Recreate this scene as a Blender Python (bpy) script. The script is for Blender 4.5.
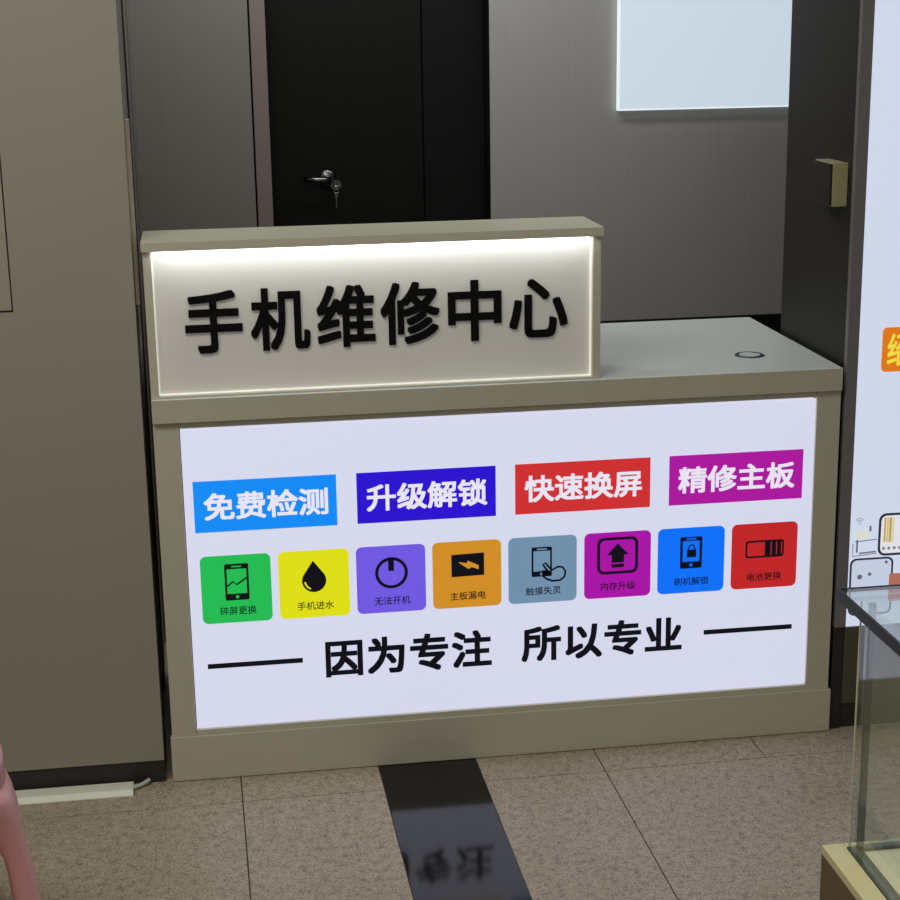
import bpy, bmesh, math
from mathutils import Matrix, Vector

# ------------------------------------------------------------------ clear
for o in list(bpy.data.objects):
    bpy.data.objects.remove(o, do_unlink=True)
scene = bpy.context.scene
col = scene.collection

# ------------------------------------------------------------------ camera
cam_data = bpy.data.cameras.new('camera')
cam_data.sensor_width = 36.0
cam_data.sensor_fit = 'HORIZONTAL'
cam_data.lens = 1675.360 * 36.0 / 900.0
cam_data.clip_start = 0.05
cam_data.clip_end = 60
cam = bpy.data.objects.new('camera', cam_data)
col.objects.link(cam)
FWD = Vector((0.13761253, 0.95730538, -0.25422274))
RGT = Vector((0.98911621, -0.1463131, -0.01554358))
UPV = Vector((0.05207607, 0.24931684, 0.96702078))
cam.matrix_world = Matrix((
    (RGT.x, UPV.x, -FWD.x, 0.12124),
    (RGT.y, UPV.y, -FWD.y, -3.22348),
    (RGT.z, UPV.z, -FWD.z, 1.53208),
    (0, 0, 0, 1)))
scene.camera = cam

# ------------------------------------------------------------------ exposure, world, lights
vs = scene.view_settings
vs.view_transform = 'Standard'
vs.look = 'None'
vs.exposure = 0.0
vs.gamma = 1.0
vs.use_curve_mapping = False

world = bpy.data.worlds.new('world')
scene.world = world
world.use_nodes = True
bg = world.node_tree.nodes['Background']
bg.inputs[0].default_value = (0.97, 0.99, 0.97, 1)
bg.inputs[1].default_value = 0.06


def area(name, loc, target, sx, sy, power, color):
    d = bpy.data.lights.new(name, 'AREA')
    d.shape = 'RECTANGLE'
    d.size, d.size_y = sx, sy
    d.energy = power
    d.color = color
    o = bpy.data.objects.new(name, d)
    col.objects.link(o)
    o.location = loc
    o.rotation_euler = (Vector(target) - Vector(loc)).to_track_quat('-Z', 'Y').to_euler()
    return o


area('ceiling_lamp', (-0.6, -1.7, 2.85), (-0.3, -0.9, 0), 1.6, 0.9, 32, (1.0, 0.97, 0.88))
area('shop_lamp', (1.0, -3.6, 2.8), (0.6, -0.2, 0.3), 1.6, 0.6, 9, (0.95, 0.97, 0.9))
area('recess_fill', (0.62, 0.62, 2.15), (0.66, 1.10, 1.15), 1.3, 0.2, 9.5, (0.9, 0.98, 0.95))  # unseen fill light, added to brighten the upper back wall


# ------------------------------------------------------------------ materials
def lin(c):
    c = c / 255.0
    return c / 12.92 if c <= 0.04045 else ((c + 0.055) / 1.055) ** 2.4


def rgb(r, g, b):
    return (lin(r), lin(g), lin(b), 1)


def principled(name, color, rough=0.5, metallic=0.0, noise=0.0, scale=20.0, stretch=(1, 1, 1), bump=0.0,
               emit=None, emit_strength=1.0, spec=0.5):
    m = bpy.data.materials.new(name)
    m.use_nodes = True
    nt = m.node_tree
    b = nt.nodes['Principled BSDF']
    b.inputs['Base Color'].default_value = color
    b.inputs['Roughness'].default_value = rough
    b.inputs['Metallic'].default_value = metallic
    b.inputs['Specular IOR Level'].default_value = spec
    if emit:
        b.inputs['Emission Color'].default_value = emit
        b.inputs['Emission Strength'].default_value = emit_strength
    if noise or bump:
        tc = nt.nodes.new('ShaderNodeTexCoord')
        mp = nt.nodes.new('ShaderNodeMapping')
        mp.inputs['Scale'].default_value = stretch
        nz = nt.nodes.new('ShaderNodeTexNoise')
        nz.inputs['Scale'].default_value = scale
        nz.inputs['Detail'].default_value = 4
        nt.links.new(tc.outputs['Object'], mp.inputs[0])
        nt.links.new(mp.outputs[0], nz.inputs['Vector'])
        if noise:
            mr = nt.nodes.new('ShaderNodeMapRange')
            mr.inputs['To Min'].default_value = 1 - noise
            mr.inputs['To Max'].default_value = 1 + noise
            nt.links.new(nz.outputs['Fac'], mr.inputs['Value'])
            vm = nt.nodes.new('ShaderNodeVectorMath')
            vm.operation = 'SCALE'
            vm.inputs[0].default_value = color[:3]
            nt.links.new(mr.outputs[0], vm.inputs['Scale'])
            nt.links.new(vm.outputs[0], b.inputs['Base Color'])
        if bump:
            bp = nt.nodes.new('ShaderNodeBump')
            bp.inputs['Strength'].default_value = bump
            bp.inputs['Distance'].default_value = 0.002
            nt.links.new(nz.outputs['Fac'], bp.inputs['Height'])
            nt.links.new(bp.outputs[0], b.inputs['Normal'])
    return m


def backlit(name, r, g, b, k=0.93):
    """print or acrylic lit from inside: its own colour as emission"""
    c = rgb(r, g, b)
    return principled(name, (c[0] * .22 + .01, c[1] * .22 + .01, c[2] * .22 + .01, 1), rough=0.35, emit=c, emit_strength=k, spec=0.25)


def glass(name, tint, ior=1.5):
    m = bpy.data.materials.new(name)
    m.use_nodes = True
    nt = m.node_tree
    nt.nodes.remove(nt.nodes['Principled BSDF'])
    out = nt.nodes['Material Output']
    tr = nt.nodes.new('ShaderNodeBsdfTransparent')
    tr.inputs[0].default_value = tint
    gl = nt.nodes.new('ShaderNodeBsdfGlossy')
    gl.inputs['Roughness'].default_value = 0.02
    fr = nt.nodes.new('ShaderNodeFresnel')
    ge = nt.nodes.new('ShaderNodeNewGeometry')
    mr = nt.nodes.new('ShaderNodeMapRange')     # same reflection on both faces of the pane
    mr.inputs['To Min'].default_value = ior
    mr.inputs['To Max'].default_value = 1.0 / ior
    nt.links.new(ge.outputs['Backfacing'], mr.inputs['Value'])
    nt.links.new(mr.outputs[0], fr.inputs[0])
    mx = nt.nodes.new('ShaderNodeMixShader')
    nt.links.new(fr.outputs[0], mx.inputs[0])
    nt.links.new(tr.outputs[0], mx.inputs[1])
    nt.links.new(gl.outputs[0], mx.inputs[2])
    nt.links.new(mx.outputs[0], out.inputs[0])
    return m


def floor_material():
    m = bpy.data.materials.new('speckled_stone_tile')
    m.use_nodes = True
    nt = m.node_tree
    b = nt.nodes['Principled BSDF']
    b.inputs['Roughness'].default_value = 0.42
    b.inputs['Specular IOR Level'].default_value = 0.35
    tc = nt.nodes.new('ShaderNodeTexCoord')

    def noise(scale, detail, rough=0.6):
        n = nt.nodes.new('ShaderNodeTexNoise')
        n.inputs['Scale'].default_value = scale
        n.inputs['Detail'].default_value = detail
        n.inputs['Roughness'].default_value = rough
        nt.links.new(tc.outputs['Object'], n.inputs['Vector'])
        return n

    def ramp(src, stops):
        r = nt.nodes.new('ShaderNodeValToRGB')
        e = r.color_ramp.elements
        while len(e) < len(stops):
            e.new(0.5)
        for i, (p, c) in enumerate(stops):
            e[i].position = p
            e[i].color = c
        nt.links.new(src, r.inputs[0])
        return r

    def mul(a, c):
        x = nt.nodes.new('ShaderNodeMix')
        x.data_type = 'RGBA'
        x.blend_type = 'MULTIPLY'
        x.inputs[0].default_value = 1
        nt.links.new(a, x.inputs[6])
        nt.links.new(c, x.inputs[7])
        return x.outputs[2]

    big = ramp(noise(3.0, 3).outputs['Fac'], [(0.35, (.44, .375, .28, 1)), (0.65, (.50, .43, .34, 1))])
    mid = ramp(noise(60, 5, .75).outputs['Fac'], [(0.34, (.55, .53, .48, 1)), (0.47, (.95, .94, .92, 1)), (0.64, (1.18, 1.15, 1.12, 1))])
    fine = ramp(noise(230, 3, .8).outputs['Fac'], [(0.38, (.35, .33, .31, 1)), (0.48, (1, 1, 1, 1)), (.7, (1.2, 1.17, 1.12, 1))])
    nt.links.new(mul(mul(big.outputs[0], mid.outputs[0]), fine.outputs[0]), b.inputs['Base Color'])
    return m


M = {}
M['laminate'] = principled('cream_laminate', rgb(202, 197, 176), rough=0.38, noise=0.05, scale=30, stretch=(.3, 1, 6), bump=0.03)
M['laminate_top'] = principled('worktop_laminate_lit', rgb(222, 226, 222), rough=0.25, noise=0.03, scale=12)  # paler and cooler: reflected light of the bright panel put into the colour
M['laminate_edge'] = principled('worktop_edge_band', rgb(198, 193, 172), rough=0.4, noise=0.04, scale=25, stretch=(.3, 1, 4))
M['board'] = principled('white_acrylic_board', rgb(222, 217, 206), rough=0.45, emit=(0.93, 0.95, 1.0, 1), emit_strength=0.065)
M['black_letter'] = principled('black_acrylic_letter', rgb(8, 7, 7), rough=0.5, spec=0.2)
M['led'] = principled('led_strip_white', (1, 1, 1, 1), emit=(0.92, 0.95, 1.0, 1), emit_strength=1.6)
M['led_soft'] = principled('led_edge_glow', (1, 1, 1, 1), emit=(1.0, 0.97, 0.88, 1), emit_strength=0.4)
M['panel'] = backlit('backlit_panel', 214, 217, 238)
M['lightbox'] = backlit('lightbox_face', 208, 216, 236)
M['wall_panel_light'] = backlit('bright_wall_panel', 198, 212, 224)
M['print_black'] = principled('printed_black', (.008, .008, .014, 1), rough=0.4, emit=rgb(14, 14, 24), emit_strength=0.6, spec=.2)
M['print_white'] = backlit('printed_white', 232, 228, 244)
M['left_wall'] = principled('taupe_wall_panel', rgb(160, 155, 142), rough=0.55, noise=0.03, scale=4)
M['left_wall_inset'] = principled('taupe_inset_panel', rgb(166, 160, 145), rough=0.5, noise=0.03, scale=4)
M['groove'] = principled('dark_joint', rgb(40, 36, 30), rough=0.8)
M['kick'] = principled('black_skirting', rgb(44, 42, 40), rough=0.4, noise=.05)
M['grey_metal'] = principled('grey_brushed_panel', rgb(156, 150, 148), rough=0.4, metallic=0.1, noise=0.07, scale=14, stretch=(6, 6, .15))
M['grey_panel'] = principled('dark_grey_panel', rgb(122, 113, 109), rough=0.42, metallic=0.1, noise=0.06, scale=12, stretch=(5, 5, .15))
M['purple_grey'] = principled('purplish_grey_metal', rgb(122, 106, 102), rough=0.45, metallic=0.0, noise=.05)
M['trim_light'] = principled('trim_highlight', rgb(226, 210, 190), rough=0.4, noise=.03)  # highlight on the metal edge trim, put into the colour
M['dark_door'] = principled('very_dark_wood', rgb(9, 6, 5), rough=0.55, spec=0.2, noise=0.35, scale=16, stretch=(3, 3, .2))
M['black'] = principled('near_black', rgb(9, 8, 7), rough=0.7, spec=0.2, noise=.1)
M['steel'] = principled('polished_steel', rgb(120, 120, 118), rough=0.25, metallic=1.0, noise=.02)
M['pillar'] = principled('charcoal_pillar', rgb(42, 37, 36), rough=0.6, noise=0.06, scale=8)
M['frame_metal'] = principled('lightbox_frame_metal', rgb(132, 126, 130), rough=0.4, metallic=0.1, noise=.05)
M['socket_side'] = principled('beige_plastic', rgb(168, 162, 120), rough=0.45, noise=.03)
M['socket_face'] = principled('dark_plate', rgb(40, 34, 30), rough=0.3, noise=.03)
M['floor'] = floor_material()
M['granite'] = principled('black_polished_granite', rgb(17, 14, 17), rough=0.09, spec=0.36, noise=0.25, scale=90)
M['grout'] = principled('grout', rgb(70, 60, 48), rough=0.9, noise=.1)
M['trunking'] = principled('white_plastic_trunking', rgb(240, 240, 222), rough=0.4, noise=.04)
M['cable'] = principled('grey_cable_sheath', rgb(205, 205, 198), rough=0.5, noise=.03)
M['pink'] = principled('pink_plastic', rgb(240, 172, 176), rough=0.35, noise=.03, scale=6)
M['glass'] = glass('clear_glass', (0.965, 0.985, 0.97, 1))
M['glass_top'] = glass('reflective_top_glass', (0.93, 0.97, 0.96, 1), 3.0)
M['glass_corner'] = glass('green_glass_edge', (0.42, 0.47, 0.42, 1))
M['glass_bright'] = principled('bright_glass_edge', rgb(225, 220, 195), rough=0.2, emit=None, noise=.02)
M['case_edge'] = principled('black_edge_profile', rgb(16, 16, 18), rough=0.4, spec=0.3, noise=.05)
M['case_base'] = principled('yellow_cream_laminate', rgb(226, 216, 164), rough=0.4, noise=0.03)
M['case_side'] = principled('brown_laminate', rgb(112, 90, 58), rough=0.5, noise=0.06)
M['case_floor'] = principled('cream_display_board', rgb(250, 244, 216), rough=0.5, noise=0.02)
M['green_channel'] = principled('dark_green_channel', rgb(70, 82, 60), rough=0.3, noise=.05)
M['cupboard'] = principled('olive_brown_cupboard', rgb(84, 80, 68), rough=0.45, noise=.06)
M['grommet'] = principled('grey_plastic_grommet', rgb(210, 218, 222), rough=0.3, noise=.02)
M['grommet_dark'] = principled('dark_grommet_rim', rgb(50, 58, 72), rough=0.4, noise=.02)


# ------------------------------------------------------------------ mesh helpers
def add_box(bm, x0, x1, y0, y1, z0, z1, bevel=0.0):
    r = bmesh.ops.create_cube(bm, size=1.0)
    vs_ = r['verts']
    for v in vs_:
        v.co = Vector(((x0 + x1) / 2 + v.co.x * (x1 - x0), (y0 + y1) / 2 + v.co.y * (y1 - y0), (z0 + z1) / 2 + v.co.z * (z1 - z0)))
    if bevel > 0:
        es = list({e for v in vs_ for e in v.link_edges})
        bmesh.ops.bevel(bm, geom=es, offset=bevel, segments=2, affect='EDGES', profile=0.6)


def add_prism(bm, pts, z0, z1):
    lo = [bm.verts.new((x, y, z0)) for x, y in pts]
    hi = [bm.verts.new((x, y, z1)) for x, y in pts]
    n = len(pts)
    bm.faces.new(list(reversed(lo)))
    bm.faces.new(hi)
    for i in range(n):
        bm.faces.new((lo[i], lo[(i + 1) % n], hi[(i + 1) % n], hi[i]))


def add_lathe(bm, prof, cx, cy, seg=48, axis='Z'):
    rings = []
    for r, z in prof:
        ring = []
        for k in range(seg):
            a = 2 * math.pi * k / seg
            ring.append(bm.verts.new((cx + r * math.cos(a), cy + r * math.sin(a), z)))
        rings.append(ring)
    for a, b in zip(rings[:-1], rings[1:]):
        for k in range(seg):
            bm.faces.new((a[k], a[(k + 1) % seg], b[(k + 1) % seg], b[k]))
    bm.faces.new(list(reversed(rings[0])))
    bm.faces.new(rings[-1])


def add_tube(bm, pts, rad, seg=10):
    pts = [Vector(p) for p in pts]
    rings = []
    for i, p in enumerate(pts):
        t = (pts[min(i + 1, len(pts) - 1)] - pts[max(i - 1, 0)]).normalized()
        ref = Vector((0, 0, 1)) if abs(t.z) < 0.9 else Vector((1, 0, 0))
        u = t.cross(ref).normalized()
        w = t.cross(u).normalized()
        rr = rad[i] if isinstance(rad, (list, tuple)) else rad
        rings.append([bm.verts.new(p + u * rr * math.cos(2 * math.pi * k / seg) + w * rr * math.sin(2 * math.pi * k / seg)) for k in range(seg)])
    for a, b in zip(rings[:-1], rings[1:]):
        for k in range(seg):
            bm.faces.new((a[k], a[(k + 1) % seg], b[(k + 1) % seg], b[k]))
    bm.faces.new(list(reversed(rings[0])))
    bm.faces.new(rings[-1])


def world_loc(o):
    v = Vector((0, 0, 0))
    while o is not None:
        v += Vector(o.location)
        o = o.parent
    return v


def link_mesh(name, me, mat, parent=None, smooth=False, origin=None):
    """me is authored in world coordinates; shift it into the parent's (or its own) frame"""
    o = bpy.data.objects.new(name, me)
    col.objects.link(o)
    me.materials.clear()
    me.materials.append(mat)
    base = world_loc(parent) if parent else Vector((0, 0, 0))
    if origin is not None:
        origin = Vector(origin)
        o.location = origin - base
        base = origin
    me.transform(Matrix.Translation(-base))
    if parent:
        o.parent = parent
    if smooth:
        for p in me.polygons:
            p.use_smooth = True
    return o


def build(name, bm, mat, parent=None, smooth=False, origin=None):
    bmesh.ops.recalc_face_normals(bm, faces=bm.faces)
    me = bpy.data.meshes.new(name)
    bm.to_mesh(me)
    bm.free()
    return link_mesh(name, me, mat, parent, smooth, origin)


def box(name, mat, dims, parent=None, bevel=0.0, origin=None):
    bm = bmesh.new()
    add_box(bm, *dims, bevel=bevel)
    return build(name, bm, mat, parent, origin=origin)


def boxes(name, mat, lst, parent=None, bevel=0.0, origin=None):
    bm = bmesh.new()
    for d in lst:
        add_box(bm, *d, bevel=bevel)
    return build(name, bm, mat, parent, origin=origin)


def thing(name, label, cat, loc, group=None):
    o = bpy.data.objects.new(name, None)
    o.empty_display_size = 0.05
    col.objects.link(o)
    o.location = loc
    o['label'] = label
    o['category'] = cat
    if group:
        o['group'] = group
    return o


def tag(o, label, cat, group=None):
    o['label'] = label
    o['category'] = cat
    if group:
        o['group'] = group
    return o


def struct(o, label=None):
    o['kind'] = 'structure'
    if label:
        o['label'] = label
    return o


def curve_to_mesh(cu):
    tmp = bpy.data.objects.new('tmp', cu)
    col.objects.link(tmp)
    dg = bpy.context.evaluated_depsgraph_get()
    dg.update()
    me = bpy.data.meshes.new_from_object(tmp.evaluated_get(dg))
    bpy.data.objects.remove(tmp, do_unlink=True)
    return me


def lettering(name, text, x0, x1, z0, z1, yf, yb, mat, parent, bold=0.0, space=1.0):
    """characters standing on a face that looks along -Y, stretched to fill the given rectangle"""
    cu = bpy.data.curves.new(name, 'FONT')
    cu.body = text
    cu.size = 1.0
    cu.space_character = space
    cu.resolution_u = 4
    cu.extrude = 0.05
    me = curve_to_mesh(cu)
    if bold > 0:      # heavier strokes: the outline widened all round
        base_bm = bmesh.new()
        steps = [(0.0, 0.0)] + [(bold * i, bold * j) for i in (-1, 0, 1) for j in (-1, 0, 1) if i or j]
        for i, (dx, dy) in enumerate(steps):
            m2 = me.copy()
            for v in m2.vertices:
                v.co.x += dx
                v.co.y += dy
                if v.co.z > 0:
                    v.co.z -= 0.0009 * i
            base_bm.from_mesh(m2)
            bpy.data.meshes.remove(m2)
        base_bm.to_mesh(me)
        base_bm.free()
    xs = [v.co.x for v in me.vertices]
    ys = [v.co.y for v in me.vertices]
    ax, bx, ay, by = min(xs), max(xs), min(ys), max(ys)
    for v in me.vertices:
        f = (v.co.z + 0.05) / 0.10
        v.co = Vector((x0 + (v.co.x - ax) / (bx - ax) * (x1 - x0), yb + (yf - yb) * f, z0 + (v.co.y - ay) / (by - ay) * (z1 - z0)))
    return link_mesh(name, me, mat, parent)


def flat_shape(name, loops, yf, yb, mat, parent):
    """closed outlines (with holes, even-odd) in x,z, cut from sheet of real thickness"""
    cu = bpy.data.curves.new(name, 'CURVE')
    cu.dimensions = '2D'
    cu.fill_mode = 'BOTH'
    cu.extrude = 0.05
    for lp in loops:
        s = cu.splines.new('POLY')
        s.points.add(len(lp) - 1)
        for i, (x, z) in enumerate(lp):
            s.points[i].co = (x, z, 0, 1)
        s.use_cyclic_u = True
    me = curve_to_mesh(cu)
    for v in me.vertices:
        f = (v.co.z + 0.05) / 0.10
        v.co = Vector((v.co.x, yb + (yf - yb) * f, v.co.y))
    return link_mesh(name, me, mat, parent)


def rrect(x0, x1, z0, z1, r, n=6):
    pts = []
    for cx, cz, a0 in ((x1 - r, z1 - r, 0), (x0 + r, z1 - r, 90), (x0 + r, z0 + r, 180), (x1 - r, z0 + r, 270)):
        for k in range(n + 1):
            a = math.radians(a0 + 90 * k / n)
            pts.append((cx + r * math.cos(a), cz + r * math.sin(a)))
    return pts


def circ(cx, cz, r, n=28):
    return [(cx + r * math.cos(2 * math.pi * k / n), cz + r * math.sin(2 * math.pi * k / n)) for k in range(n)]


def stroke(pts, w, closed=False):
    """outline polygon of a polyline with width w"""
    P = [Vector((x, z, 0)) for x, z in pts]
    n = len(P)
    L, R_ = [], []
    for i in range(n):
        if closed:
            a, b = P[i - 1], P[(i + 1) % n]
        else:
            a, b = P[max(i - 1, 0)], P[min(i + 1, n - 1)]
        t = (b - a).normalized()
        nn = Vector((-t.y, t.x, 0)) * w / 2
        L.append(((P[i] + nn).x, (P[i] + nn).y))
        R_.append(((P[i] - nn).x, (P[i] - nn).y))
    if closed:
        return [L, R_]
    return [L + R_[::-1]]


# ================================================================== STRUCTURE
YB = 1.2          # back wall plane
# floor: stone tiles with grout, a dark granite strip let in
bm = bmesh.new()
xs_front = [-2.6, -2.0, -1.4, -0.465, 0.135, 0.425]
tiles = []
g = 0.0012


def tile(x0, x1, y0, y1):
    add_box(bm, x0 + g, x1 - g, y0 + g, y1 - g, -0.02, 0.0, bevel=0.0006)


rows = [(-0.118, 0.48), (-0.718, -0.118), (-1.318, -0.718), (-1.918, -1.318), (-2.518, -1.918), (-3.118, -2.518), (-3.9, -3.118),
        (0.48, 1.08), (1.08, 1.68), (1.68, 2.3)]
for ri, (y0, y1) in enumerate(rows):
    if ri == 0:
        xl = [-2.6, -2.0, -1.4, -0.8, -0.465, 0.135, 0.422]
        xr = [0.628, 0.883, 1.229, 1.829, 2.4, 3.0]
    else:
        xl = [-2.6, -2.0, -1.4, -0.8, -0.465, 0.135, 0.422]
        xr = [0.628, 0.883, 1.483, 2.083, 2.5, 3.0]
    for xx in (xl, xr):
        for a, b in zip(xx[:-1], xx[1:]):
            tile(a, b, y0, y1)
FROT = Matrix.Rotation(0.0084, 4, 'Z')
bmesh.ops.transform(bm, matrix=FROT, verts=bm.verts)
struct(build('floor', bm, M['floor']))
struct(box('floor_screed', M['grout'], (-2.6, 3.0, -3.9, 2.3, -0.06, -0.0015)))
# granite strip
bpy.data.objects['floor_screed'].name = 'floor_grout'
bm = bmesh.new()
for y0, y1 in ((-3.9, -3.118), (-3.118, -2.318), (-2.318, -1.518), (-1.518, -0.718), (-0.718, 0.2), (0.2, 1.0)):
    add_box(bm, 0.4225, 0.6275, y0 + .0006, y1 - .0006, -0.001, 0.0008, bevel=0.0003)
bmesh.ops.transform(bm, matrix=FROT, verts=bm.verts)
struct(build('floor_strip', bm, M['granite']), 'black polished granite strip let into the speckled floor')

# left wall cladding
struct(flat_shape('wall_left', [[(-2.6, 0.05), (-0.019, 0.05), (-0.019, 3.0), (-0.2465, 3.0), (-0.2465, 0.9900), (-2.6, 0.9900)]], 0.0, 0.12, M['left_wall'], None))
struct(box('wall_left_inset', M['left_wall_inset'], (-2.6, -0.2495, 0.002, 0.12, 0.9935, 3.0), bevel=0.001))
struct(box('wall_left_joint', M['groove'], (-2.6, -0.021, 0.012, 0.11, 0.049, 3.0)))
struct(box('baseboard_left', M['kick'], (-2.6, -0.0185, 0.003, 0.12, 0.0, 0.0495), bevel=0.001))
# return of the left wall into the recess
bm = bmesh.new()
add_prism(bm, [(-0.16, 0.12), (-0.024, 0.12), (-0.034, 0.80), (-0.16, 0.80)], 0.0, 3.0)
struct(build('wall_return', bm, M['purple_grey']))
bm = bmesh.new()
add_prism(bm, [(-0.16, 0.803), (-0.030, 0.803), (-0.039, YB), (-0.16, YB)], 0.0, 3.0)
struct(build('wall_return_back', bm, M['grey_panel']))
struct(boxes('trim_1', M['black'], [(-0.026, -0.0225, 0.125, 0.15, 0.0, 3.0), (-0.035, -0.0275, 0.48, 0.53, 0.0, 3.0)]))
struct(box('trim_2', M['trim_light'], (-0.022, -0.012, 0.06, 0.082, 0.985, 1.34), bevel=0.001),  # short strip shaped as the highlight on the wall's metal edge
       'pale strip for the highlight on the metal edge of the taupe wall')

# back wall: grey panel, jamb, doorway, brushed grey panels
struct(box('wall_back_left', M['grey_panel'], (-0.16, 0.2555, YB, YB + 0.1, 0.0, 3.0), bevel=0.001))
struct(box('door_jamb', M['purple_grey'], (0.2605, 0.299, YB - 0.004, YB + 0.016, 0.0, 3.0)))
struct(box('wall_back_joint', M['black'], (0.2565, 0.2985, YB + 0.0165, YB + 0.2, 0.0, 3.0)))
struct(box('wall_back_right', M['grey_metal'], (0.878, 2.6, YB, YB + 0.004, 0.70, 3.0)))
struct(box('wall_back_core', M['black'], (0.879, 2.6, YB + 0.0045, YB + 0.15, 0.70, 3.0)))
struct(box('wall_back_lower', M['black'], (0.878, 2.6, YB - 0.003, YB + 0.1, 0.0, 0.698), bevel=0.001))
# dark lobby behind the doorway, with its closed dark door
d = struct(box('door_1', M['dark_door'], (0.300, 0.712, YB + 0.102, YB + 0.142, 0.005, 2.2), bevel=0.002, origin=(0.5, YB + 0.1, 0)))
struct(box('door_side_panel', M['black'], (0.715, 0.8785, YB + 0.10, YB + 0.15, 0.0, 3.0), bevel=0.001))
struct(box('door_header', M['black'], (0.299, 0.8785, YB + 0.10, YB + 0.15, 2.205, 3.0)))
YD = YB + 0.102
bm = bmesh.new()
add_lathe(bm, [(0.0001, 0), (0.022, 0), (0.024, 0.002), (0.020, 0.006), (0.0001, 0.008)], 0, 0, 24)
bmesh.ops.transform(bm, matrix=Matrix.Translation((0.452, YD, 1.10)) @ Matrix.Rotation(math.radians(90), 4, 'X'), verts=bm.verts)
add_tube(bm, [(0.452, YD - 0.006, 1.10), (0.452, YD - 0.04, 1.10), (0.445, YD - 0.047, 1.10), (0.425, YD - 0.048, 1.101), (0.385, YD - 0.046, 1.103)], [.009, .009, .009, .008, .007], 12)
build('door_handle', bm, M['steel'], d, smooth=True)
bm = bmesh.new()
add_lathe(bm, [(0.0001, 0), (0.014, 0), (0.014, 0.006), (0.0001, 0.007)], 0, 0, 20)
bmesh.ops.transform(bm, matrix=Matrix.Translation((0.474, YD, 1.082)) @ Matrix.Rotation(math.radians(90), 4, 'X'), verts=bm.verts)
build('lock_cylinder', bm, M['steel'], d)
kr = thing('key_ring', 'small metal keys hanging from the lock of the dark door', 'keys', (0.474, YD - 0.012, 1.08))
bm = bmesh.new()
add_tube(bm, [(0.474 + 0.009 * math.sin(a), YD - 0.014, 1.071 + 0.009 * math.cos(a)) for a in [2 * math.pi * k / 16 for k in range(17)]], 0.0012, 6)
build('ring', bm, M['steel'], kr)
bm = bmesh.new()
add_box(bm, 0.468, 0.478, YD - 0.016, YD - 0.0135, 1.050, 1.063, bevel=.001)
add_box(bm, 0.471, 0.475, YD - 0.016, YD - 0.0135, 1.022, 1.051, bevel=.0005)
build('key', bm, M['steel'], kr)

# bright panel on the back wall
bp_ = thing('bright_wall_panel', 'glowing pale blue-white rectangular panel high on the grey back wall', 'light panel', (1.47, YB, 1.268))
box('face', M['wall_panel_light'], (1.2215, 1.95, YB - 0.022, YB - 0.001, 1.2695, 2.2), bp_)
boxes('edge_trim', backlit('pale_panel_edge', 226, 238, 244), [(1.218, 1.2212, YB - 0.024, YB - 0.001, 1.266, 2.2), (1.2212, 1.95, YB - 0.024, YB - 0.001, 1.266, 1.2692)], bp_)

# dark pillar at the right of the counter
struct(box('wall_right', M['pillar'], (1.4118, 2.6, 0.0605, 0.405, 0.0, 3.0)), 'charcoal pillar wall beside the counter')

struct(box('wall_right_corner', M['pillar'], (1.4118, 1.4362, 0.0155, 0.0603, 0.0, 3.0)), 'charcoal pillar corner beside the lightbox')

# ================================================================== RECEPTION COUNTER
counter = thing('reception_counter', 'cream laminate service counter with backlit repair signs and a raised sign box', 'counter', (0.70, 0.3, 0.0))
LM = M['laminate']
box('side_panel', LM, (0.0, 0.0495, 0.0, 0.018, 0.0985, 0.7612), counter, bevel=0.0006)
box('side_panel', LM, (1.3515, 1.4025, 0.0, 0.018, 0.0985, 0.7612), counter, bevel=0.0006)
box('end_panel', LM, (0.0, 0.018, 0.0185, 0.575, 0.0, 0.7612), counter, bevel=0.0006)
box('end_panel', LM, (1.3845, 1.4025, 0.0185, 0.575, 0.0, 0.7612), counter, bevel=0.0006)
box('top_rail', LM, (0.050, 1.351, 0.0, 0.018, 0.7475, 0.7612), counter, bevel=0.0006)
box('bottom_rail', LM, (0.050, 1.351, 0.0, 0.018, 0.0985, 0.1105), counter, bevel=0.0006)
box('plinth', LM, (-0.0035, 1.4075, -0.0045, 0.0135, 0.0015, 0.0983), counter, bevel=0.0012)
box('back_board', M['kick'], (0.0185, 1.384, 0.05, 0.062, 0.0, 0.7612), counter)
wt = box('worktop', M['laminate_top'], (0.0, 1.40, -0.0108, 0.594, 0.7617, 0.8088), counter, bevel=0.0012)
box('edge_band', M['laminate_edge'], (0.0003, 1.3997, -0.012, -0.0109, 0.7622, 0.8080), wt)
gx, gy, gz = 1.256, 0.156, 0.8089
gm_bm = bmesh.new()
add_lathe(gm_bm, [(0.0001, gz - 0.004), (0.031, gz - 0.004), (0.032, gz + 0.0004), (0.029, gz + 0.0022), (0.0265, gz + 0.0022), (0.026, gz + 0.0005), (0.0001, gz + 0.0005)], gx, gy, 40)
gm = build('cable_grommet', gm_bm, M['grommet_dark'], counter)
bm = bmesh.new()
pts = [(gx + 0.0225 * math.cos(a), gy + 0.0225 * math.sin(a)) for a in [math.radians(80 + 290 * k / 32) for k in range(33)]]
add_prism(bm, pts, gz + 0.0006, gz + 0.0022)
build('grommet_cap', bm, M['grommet'], gm)

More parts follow.
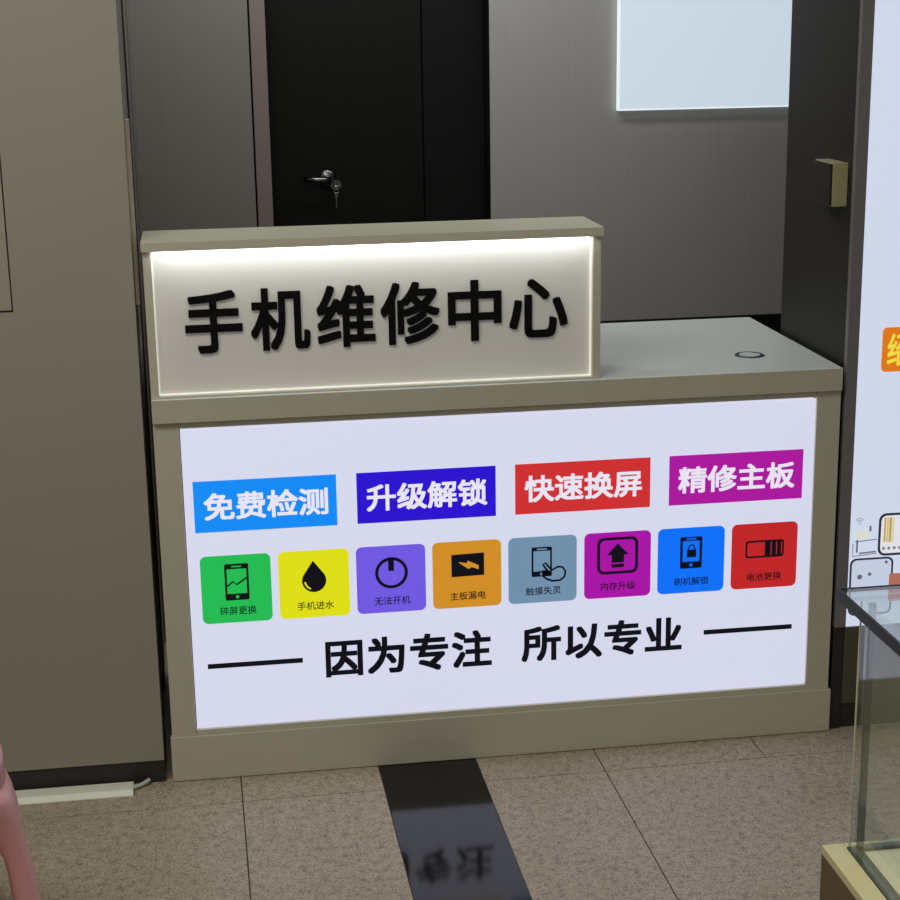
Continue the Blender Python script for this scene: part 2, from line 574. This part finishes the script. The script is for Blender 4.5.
# ---- big backlit front panel
YP = -0.0006
panel = box('light_panel', M['panel'], (0.0515, 1.3490, YP, 0.028, 0.1140, 0.7432), counter, bevel=0.0005)
panel['label'] = 'backlit white acrylic panel with coloured service labels'
bx_gap = boxes('panel_gap', M['black'], [(0.0497, 1.3513, 0.0285, 0.045, 0.1107, 0.7473)], counter)
YT = YP - 0.0004
cols_banner = [('免费检测', (10, 138, 246), 'sky blue'), ('升级解锁', (42, 12, 208), 'deep blue'), ('快速换屏', (206, 46, 48), 'red'), ('精修主板', (170, 20, 158), 'purple')]
bxs = [(0.070, 0.3535), (0.394, 0.677), (0.717, 0.9995), (1.0395, 1.326)]
for (txt, c, cn), (x0, x1) in zip(cols_banner, bxs):
    b = flat_shape('banner', [[(x0, 0.5325), (x1, 0.5325), (x1, 0.6385), (x0, 0.6385)]], YT, YP + 0.0001, backlit('banner_' + cn.replace(' ', '_'), *c), panel)
    b['label'] = cn + ' rectangular banner with four white characters'
    w = x1 - x0
    lettering('banner_text', txt, x0 + 0.0195, x1 - 0.0175, 0.5570, 0.6135, YT - 0.0006, YT + 0.0001, M['print_white'], panel, bold=0.023)

tile_cols = [('green', (32, 186, 82)), ('yellow', (222, 222, 16)), ('violet', (112, 88, 226)), ('orange', (208, 142, 36)),
             ('slate blue', (112, 144, 172)), ('magenta', (168, 14, 166)), ('azure', (4, 112, 252)), ('brick red', (192, 36, 38))]
captions = ['碎屏更换', '手机进水', '无法开机', '主板漏电', '触摸失灵', '内存升级', '刷机解锁', '电池更换']
tx = [(0.0755, 0.216), (0.231, 0.3735), (0.3885, 0.530), (0.5445, 0.687), (0.702, 0.8455), (0.8615, 1.003), (1.018, 1.1615), (1.177, 1.320)]
# crop rectangles in which each symbol was measured: (left, right, top, bottom)
ref = [(98, 458, 570, 903), (492, 848, 545, 890), (80, 430, 525, 870), (460, 807, 500, 845), (40, 383, 475, 822), (420, 752, 455, 798), (38, 372, 435, 772), (406, 735, 415, 747)]
Z0, Z1 = 0.3395, 0.4825


def phone(sc, x0, x1, y0, y1, bez, top, bot):
    """outline of a handset with screen, speaker slot and home button"""
    L = [rrect2(sc, x0, x1, y0, y1, 8)]
    L.append(rrect2(sc, x0 + bez, x1 - bez, y0 + top, y1 - bot, 1))
    cx = (x0 + x1) / 2
    L.append(rrect2(sc, cx - 26, cx + 26, y0 + top * .38, y0 + top * .38 + 7, 3))
    hx, hz = sc(cx, y1 - bot / 2)
    L.append(circ(hx, hz, 0.0036, 16))
    return L


def rrect2(sc, x0, x1, y0, y1, r):
    ax, az = sc(x0, y1)
    bx, bz = sc(x1, y0)
    rr = r / 345 * 0.143
    return rrect(ax, bx, az, bz, max(rr, 0.0003), 5)


for i in range(8):
    cn, c = tile_cols[i]
    x0, x1 = tx[i]
    t = flat_shape('icon_tile', [rrect(x0, x1, Z0, Z1, 0.012)], YT, YP + 0.0001, backlit('tile_' + cn.replace(' ', '_'), *c), panel)
    t['label'] = cn + ' rounded square with a black symbol and caption'
    L, R, T, B = ref[i]

    def sc(x, y):
        return (x0 + (x - L) / (R - L) * (x1 - x0), Z1 - (y - T) / (B - T) * (Z1 - Z0))

    def S(pts):
        return [sc(*q) for q in pts]
    shapes = []          # each: list of loops drawn as one even-odd figure
    if i == 0:
        shapes.append(phone(sc, 220, 343, 613, 792, 11, 25, 32))
        shapes.append(stroke(S([(232, 722), (262, 700), (280, 716), (331, 684)]), 0.0034))
    elif i == 1:
        cx, cz = sc(670, 700)
        r = 0.0245
        tip = sc(667, 598)
        lp = [tip]
        for k in range(25):
            a = math.radians(32 - k * (244 / 24))
            lp.append((cx + r * math.cos(a), cz + r * math.sin(a)))
        hl = [(cx + 0.0205 * math.cos(math.radians(a)), cz + 0.0205 * math.sin(math.radians(a))) for a in range(185, 250, 8)]
        hl += [(cx + 0.0165 * math.cos(math.radians(a)), cz + 0.0175 * math.sin(math.radians(a))) for a in range(245, 185, -8)]
        shapes.append([lp, hl])
    elif i == 2:
        cx, cz = sc(257, 665)
        shapes.append([circ(cx, cz, 0.0335, 48), circ(cx, cz, 0.0270, 48)])
        a, b = sc(241, 655), sc(270, 587)
        shapes.append([[a, (b[0], a[1]), b, (a[0], b[1])]])
    elif i == 3:
        shapes.append([S([(555, 683), (720, 680), (720, 564), (555, 568)]), S([(588, 606), (632, 614), (638, 602), (692, 628), (692, 650), (658, 637), (640, 645)])])
    elif i == 4:
        ph = phone(sc, 156, 258, 530, 685, 9, 20, 28)
        shapes.append(ph)
        shapes.append(stroke(S([(212, 622), (226, 616), (240, 634), (256, 655), (288, 638), (312, 642), (326, 664), (322, 692), (300, 710), (262, 712), (232, 700), (214, 684), (222, 674), (246, 684), (232, 652)]), 0.0042, closed=True))
        shapes.append([S([(205, 655), (236, 650), (256, 668), (246, 684), (222, 676), (210, 684)])])
    elif i == 5:
        shapes.append([rrect2(sc, 484, 688, 482, 673, 34), rrect2(sc, 498, 674, 496, 659, 24)])
        shapes.append([S([(587, 514), (640, 574), (618, 574), (618, 614), (556, 614), (556, 574), (532, 574)])])
        shapes.append([S([(556, 622), (618, 622), (618, 640), (556, 640)])])
    elif i == 6:
        shapes.append(phone(sc, 150, 259, 483, 645, 12, 20, 34))
        shapes.append([rrect2(sc, 184, 230, 549, 588, 3)])
        a = sc(207, 549)
        arc = [(a[0] + 0.0062 * math.cos(math.radians(k)), a[1] + 0.003 + 0.0075 * math.sin(math.radians(k))) for k in range(0, 181, 15)]
        arc = [(arc[0][0], a[1])] + arc + [(arc[-1][0], a[1])]
        shapes.append(stroke(arc, 0.0026))
    else:
        shapes.append([rrect2(sc, 476, 668, 502, 590, 14), rrect2(sc, 485, 659, 511, 581, 9)])
        for a, b in ((573, 602), (607, 629), (634, 654)):
            shapes.append([S([(a, 584), (b, 584), (b, 508), (a, 508)])])
    # the symbol is printed as one figure: join its shapes in one mesh
    meshes = []
    bmj = bmesh.new()
    for sh in shapes:
        o = flat_shape('tmp_shape', sh, YT - 0.0006, YT + 0.0001, M['print_black'], None)
        bmj.from_mesh(o.data)
        bpy.data.objects.remove(o, do_unlink=True)
    build('icon', bmj, M['print_black'], panel)
    cw = (x1 - x0)
    lettering('caption', captions[i], x0 + cw * 0.25, x0 + cw * 0.77, Z0 + 0.0165, Z0 + 0.0340, YT - 0.0006, YT + 0.0001, M['print_black'], panel, bold=0.006)

for x0, x1 in ((0.080, 0.273), (1.121, 1.315)):
    flat_shape('slogan_line', [[(x0, 0.2425), (x1, 0.2425), (x1, 0.2530), (x0, 0.2530)]], YT, YP + 0.0001, M['print_black'], panel)
lettering('slogan_text', '因为专注', 0.3195, 0.6655, 0.2055, 0.2875, YT, YP + 0.0001, M['print_black'], panel, bold=0.028, space=1.06)
lettering('slogan_text', '所以专业', 0.7285, 1.0735, 0.2085, 0.2880, YT, YP + 0.0001, M['print_black'], panel, bold=0.028, space=1.04)

# ---- raised sign box
sb = boxes('sign_box', LM, [
    (0.0, 0.0155, 0.0, 0.158, 0.8092, 1.0962), (0.8765, 0.8925, 0.0, 0.158, 0.8092, 1.0962),
    (0.0157, 0.8763, 0.0, 0.158, 0.8092, 0.8128), (0.0157, 0.8763, 0.146, 0.158, 0.813, 1.0962)], counter, bevel=0.0005)
box('sign_cap', M['laminate'], (-0.002, 0.8957, -0.012, 0.170, 1.0966, 1.115), counter, bevel=0.0010)
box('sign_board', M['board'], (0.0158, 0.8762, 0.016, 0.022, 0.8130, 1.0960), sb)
box('led_strip', M['led'], (0.020, 0.872, 0.0075, 0.0135, 1.0925, 1.0963), sb)
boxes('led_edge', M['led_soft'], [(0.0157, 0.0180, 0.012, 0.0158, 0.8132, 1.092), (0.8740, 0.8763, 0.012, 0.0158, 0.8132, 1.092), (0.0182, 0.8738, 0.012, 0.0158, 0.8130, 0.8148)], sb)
for ch, (x0, x1, z0, z1) in zip('手机维修中心', [(0.0725, 0.1830, 0.8925, 1.0150), (0.1990, 0.3140, 0.8930, 1.0155), (0.3275, 0.4420, 0.8935, 1.0160),
                                            (0.4530, 0.5700, 0.8935, 1.0170), (0.5870, 0.6940, 0.8945, 1.0160), (0.7100, 0.8280, 0.8960, 1.0135)]):
    lettering('sign_letter', ch, x0, x1, z0, z1, 0.010, 0.0159, M['black_letter'], sb, bold=0.022)
ld = bpy.data.lights.new('led_light', 'AREA')
ld.shape = 'RECTANGLE'
ld.size, ld.size_y = 0.85, 0.012
ld.energy = 0.38
ld.color = (0.86, 0.93, 1.0)
lo = bpy.data.objects.new('led_light', ld)
col.objects.link(lo)
lo.parent = sb
lo.location = (0.446 - 0.70, -0.005 - 0.3, 1.095)
lo.rotation_euler = (math.radians(10), 0, 0)

# ================================================================== RIGHT LIGHT BOX AND CUPBOARD
lb = thing('wall_lightbox', 'tall glowing white advertising lightbox at the right edge', 'lightbox', (1.75, 0.03, 0.237))
box('frame', M['frame_metal'], (1.4115, 1.4365, 0.0, 0.015, 0.237, 2.6), lb, bevel=0.001)
face = box('face', M['lightbox'], (1.4375, 2.3, 0.0006, 0.05, 0.238, 2.6), lb)
YL = 0.0
plq = flat_shape('plaque', [rrect(1.4865, 1.95, 0.794, 0.887, 0.010)], YL - 0.0006, YL + 0.0008, backlit('orange_plaque', 222, 120, 24), lb)
lettering('plaque_text', '绍', 1.498, 1.545, 0.806, 0.874, YL - 0.0016, YL - 0.0004, backlit('yellow_print', 240, 220, 70), plq, bold=0.015)
ink = principled('dark_blue_ink', rgb(42, 48, 62), rough=.4, emit=rgb(42, 48, 62), emit_strength=.7, spec=.2)
flat_shape('phone_outline', [rrect(1.4995, 1.60, 0.3935, 0.4875, 0.016), rrect(1.5045, 1.595, 0.3985, 0.4825, 0.012)], YL - 0.0006, YL + .0008, ink, lb)
bmj = None
pict = flat_shape('phone_picture', [rrect(1.5047, 1.5948, 0.3987, 0.4823, 0.011)], YL - 0.0003, YL + .0008, backlit('picture_white', 226, 226, 232), lb)
for k, cc in enumerate([(196, 168, 96), (214, 190, 110), (176, 150, 84), (222, 206, 140)]):
    flat_shape('yellow_bar', [[(1.511 + k * .006, 0.424), (1.5155 + k * .006, 0.424), (1.5155 + k * .006, 0.478), (1.511 + k * .006, 0.478)]], YL - .0007, YL - .0002, backlit('bar_colour', *cc), pict)
flat_shape('small_figures', [circ(1.512 + k * .012, 0.410, 0.0035, 12) for k in range(5)], YL - .0008, YL - .0002, backlit('grey_figures', 120, 130, 140), pict)
flat_shape('phone_outline', [rrect(1.4395, 1.536, 0.262, 0.3905, 0.014), rrect(1.4435, 1.532, 0.266, 0.3865, 0.011)], YL - 0.0006, YL + .0008, ink, lb)
flat_shape('phone_picture', [rrect(1.4436, 1.5318, 0.2662, 0.3863, 0.0105)], YL - 0.0003, YL + .0008, backlit('picture_blue', 196, 206, 226), lb)
dotm = backlit('grey_blue_print', 90, 104, 120)
for dx, dz, dr in ((1.520, 0.379, 0.0035), (1.484, 0.354, 0.004), (1.462, 0.349, 0.0055)):
    flat_shape('printed_dot', [circ(dx, dz, dr, 14)], YL - .0008, YL - .0002, dotm, lb)
# faint line drawings of small devices
lines = []
for pts, w in (([(1.448, 0.428), (1.497, 0.431)], .0016), ([(1.444, 0.424), (1.444, 0.396), (1.497, 0.400)], .0016), ([(1.453, 0.432), (1.453, 0.404)], .0035), ([(1.458, 0.402), (1.495, 0.404)], .0028), ([(1.481, 0.462), (1.481, 0.450)], .004)):
    lines += stroke(pts, w)
flat_shape('line_drawing', lines, YL - .0007, YL + .0008, backlit('pale_ink', 96, 104, 116), lb)
arcs = []
for r in (0.004, 0.008, 0.012):
    arcs += stroke([(1.457 + r * math.cos(math.radians(a)), 0.468 + r * math.sin(math.radians(a))) for a in range(40, 141, 10)], .0014)
flat_shape('signal_symbol', arcs + [circ(1.457, 0.468, 0.0014, 10)], YL - .0007, YL + .0008, backlit('pale_grey_ink', 150, 156, 166), lb)
flat_shape('printed_patch', [[(1.447, 0.435), (1.478, 0.435), (1.478, 0.452), (1.447, 0.452)]], YL - .0004, YL + .0008, backlit('pale_yellow_patch', 218, 220, 206), lb)
flat_shape('printed_patch', [[(1.528, 0.29), (1.60, 0.29), (1.60, 0.352), (1.528, 0.352)]], YL - .0009, YL + .0008, backlit('brick_patch', 178, 108, 92), lb)

cb = thing('low_cupboard', 'dark olive low cupboard under the tall lightbox', 'cupboard', (1.8, 0.05, 0.0))
box('body', M['cupboard'], (1.4365, 2.3, 0.004, 0.06, 0.058, 0.2345), cb, bevel=0.002)
box('side_strip', M['pillar'], (1.4115, 1.4355, 0.006, 0.015, 0.0, 0.2345), cb, bevel=0.001)
box('kick_board', M['kick'], (1.436, 2.3, 0.012, 0.06, 0.0, 0.057), cb)

# socket box on the pillar
sk = thing('switch_box', 'small beige switch box with dark face on the charcoal pillar', 'switch box', (1.411, 0.09, 1.176))
box('housing', M['socket_side'], (1.3790, 1.4113, 0.036, 0.140, 1.133, 1.221), sk, bevel=0.0025)
box('face_plate', M['socket_face'], (1.3745, 1.3788, 0.038, 0.138, 1.135, 1.219), sk, bevel=0.0015)

# ================================================================== FLOOR CABLE TRUNKING
tk = thing('cable_trunking', 'white plastic cable trunking on the floor at the black skirting', 'cable cover', (-0.6, -0.035, 0.0))
bm = bmesh.new()
prof = [(-0.056, 0.0005), (-0.0035, 0.0005), (-0.0035, 0.008), (-0.012, 0.013), (-0.048, 0.013), (-0.056, 0.003)]
lo_ = [bm.verts.new((-1.3, y, z)) for y, z in prof]
hi_ = [bm.verts.new((-0.083, y, z)) for y, z in prof]
bm.faces.new(lo_)
bm.faces.new(list(reversed(hi_)))
for k in range(len(prof)):
    bm.faces.new((lo_[k], hi_[k], hi_[(k + 1) % len(prof)], lo_[(k + 1) % len(prof)]))
build('cover', bm, M['trunking'], tk)
bm = bmesh.new()
add_tube(bm, [(-0.095, -0.028, 0.007), (-0.080, -0.026, 0.007), (-0.068, -0.018, 0.007), (-0.056, -0.0085, 0.009), (-0.050, -0.006, 0.013)], 0.0042, 10)
build('cable_end', bm, M['cable'], tk, smooth=True)

# ================================================================== GLASS SHOWCASE
ZB, ZT = 0.500, 0.844
XS, YS = 0.854, -1.383
sc_ = thing('glass_showcase', 'glass display case with cream base and black-edged glass top, right foreground', 'display case', (1.4, -1.8, 0.0))
X2, Y2 = 1.95, -2.2
box('base_cabinet', M['case_side'], (XS, X2, Y2, YS, 0.0, ZB - 0.012), sc_, bevel=0.001)
boxes('base_rim', M['case_base'], [(XS, XS + 0.028, Y2, YS, ZB - 0.0115, ZB), (XS + 0.0282, X2, YS - 0.012, YS, ZB - 0.0115, ZB)], sc_, bevel=0.0008)
box('display_floor', M['case_floor'], (XS + 0.046, X2, Y2, YS - 0.024, ZB - 0.011, ZB - 0.001), sc_)
boxes('glass_channel', M['green_channel'], [(XS + 0.0285, XS + 0.045, Y2, YS - 0.0125, ZB - 0.011, ZB + 0.0015), (XS + 0.0452, X2, YS - 0.0235, YS - 0.0125, ZB - 0.011, ZB + 0.003)], sc_)
GX = XS + 0.031
box('side_glass', M['glass'], (GX, GX + 0.006, Y2, YS - 0.0145, ZB + 0.002, ZT - 0.0135), sc_)
box('back_glass', M['glass'], (GX + 0.0065, X2, YS - 0.021, YS - 0.015, ZB + 0.0035, ZT - 0.0135), sc_)
box('corner_joint', M['glass_corner'], (GX + 0.0062, GX + 0.014, YS - 0.027, YS - 0.0212, ZB + 0.0035, ZT - 0.0135), sc_)
box('bright_edge', M['glass_bright'], (GX - 0.0006, GX + 0.0012, YS - 0.0144, YS - 0.0125, ZB + 0.002, ZT - 0.0135), sc_)
tg = box('top_glass', M['glass_top'], (XS + 0.0082, X2, Y2, YS - 0.0042, ZT - 0.0085, ZT - 0.0005), sc_)
boxes('edge_profile', M['case_edge'], [(XS + 0.003, XS + 0.008, Y2, YS, ZT - 0.013, ZT), (XS + 0.0082, X2, YS - 0.004, YS, ZT - 0.005, ZT)], sc_, bevel=0.0008)

cl = area('case_fill', (1.3, -1.75, 0.82), (1.3, -1.70, 0.5), 0.5, 0.1, 0.9, (1.0, 0.93, 0.75))  # unseen light added inside the case to brighten its display floor
cl.parent = sc_
cl.location = Vector((1.3, -1.75, 0.82)) - Vector(sc_.location)
# ================================================================== PINK STOOL
SX, SY = -0.385, -0.70
st = thing('plastic_stool', 'pink plastic stool with curved splayed legs at the left edge', 'stool', (SX, SY, 0.0))
bm = bmesh.new()
add_lathe(bm, [(0.0001, 0.402), (0.120, 0.402), (0.136, 0.410), (0.1435, 0.404), (0.1450, 0.390), (0.1445, 0.357), (0.141, 0.3535), (0.130, 0.3535), (0.0001, 0.385)][::-1], SX, SY, 56)
build('seat', bm, M['pink'], st, smooth=True)
legprof = [(0.353, 0.146, 0.045, .080), (0.335, 0.153, 0.062, .072), (0.305, 0.1600, 0.090, .058), (0.270, 0.1635, 0.118, .048), (0.235, 0.168, 0.1305, .043), (0.197, 0.176, 0.137, .040), (0.142, 0.181, 0.141, .038), (0.07, 0.190, 0.152, .036), (0.001, 0.200, 0.164, .036)]
for k in range(4):
    bm = bmesh.new()
    a0 = math.radians(4 + 90 * k)
    er = Vector((math.cos(a0), math.sin(a0), 0))
    et = Vector((-math.sin(a0), math.cos(a0), 0))
    rings = []
    for z, ro, ri, hw in legprof:
        sec = []
        c = (ro + ri) / 2
        hr = (ro - ri) / 2
        for q in range(20):
            th = 2 * math.pi * q / 20
            ct, s_ = math.cos(th), math.sin(th)
            pr = math.copysign(abs(ct) ** 0.6, ct) * hr
            pt = math.copysign(abs(s_) ** 0.6, s_) * hw
            sec.append(bm.verts.new(Vector((SX, SY, z)) + er * (c + pr) + et * pt))
        rings.append(sec)
    for a, b in zip(rings[:-1], rings[1:]):
        for q in range(20):
            bm.faces.new((a[q], a[(q + 1) % 20], b[(q + 1) % 20], b[q]))
    bm.faces.new(rings[0])
    bm.faces.new(rings[-1])
    build('leg', bm, M['pink'], st, smooth=True)
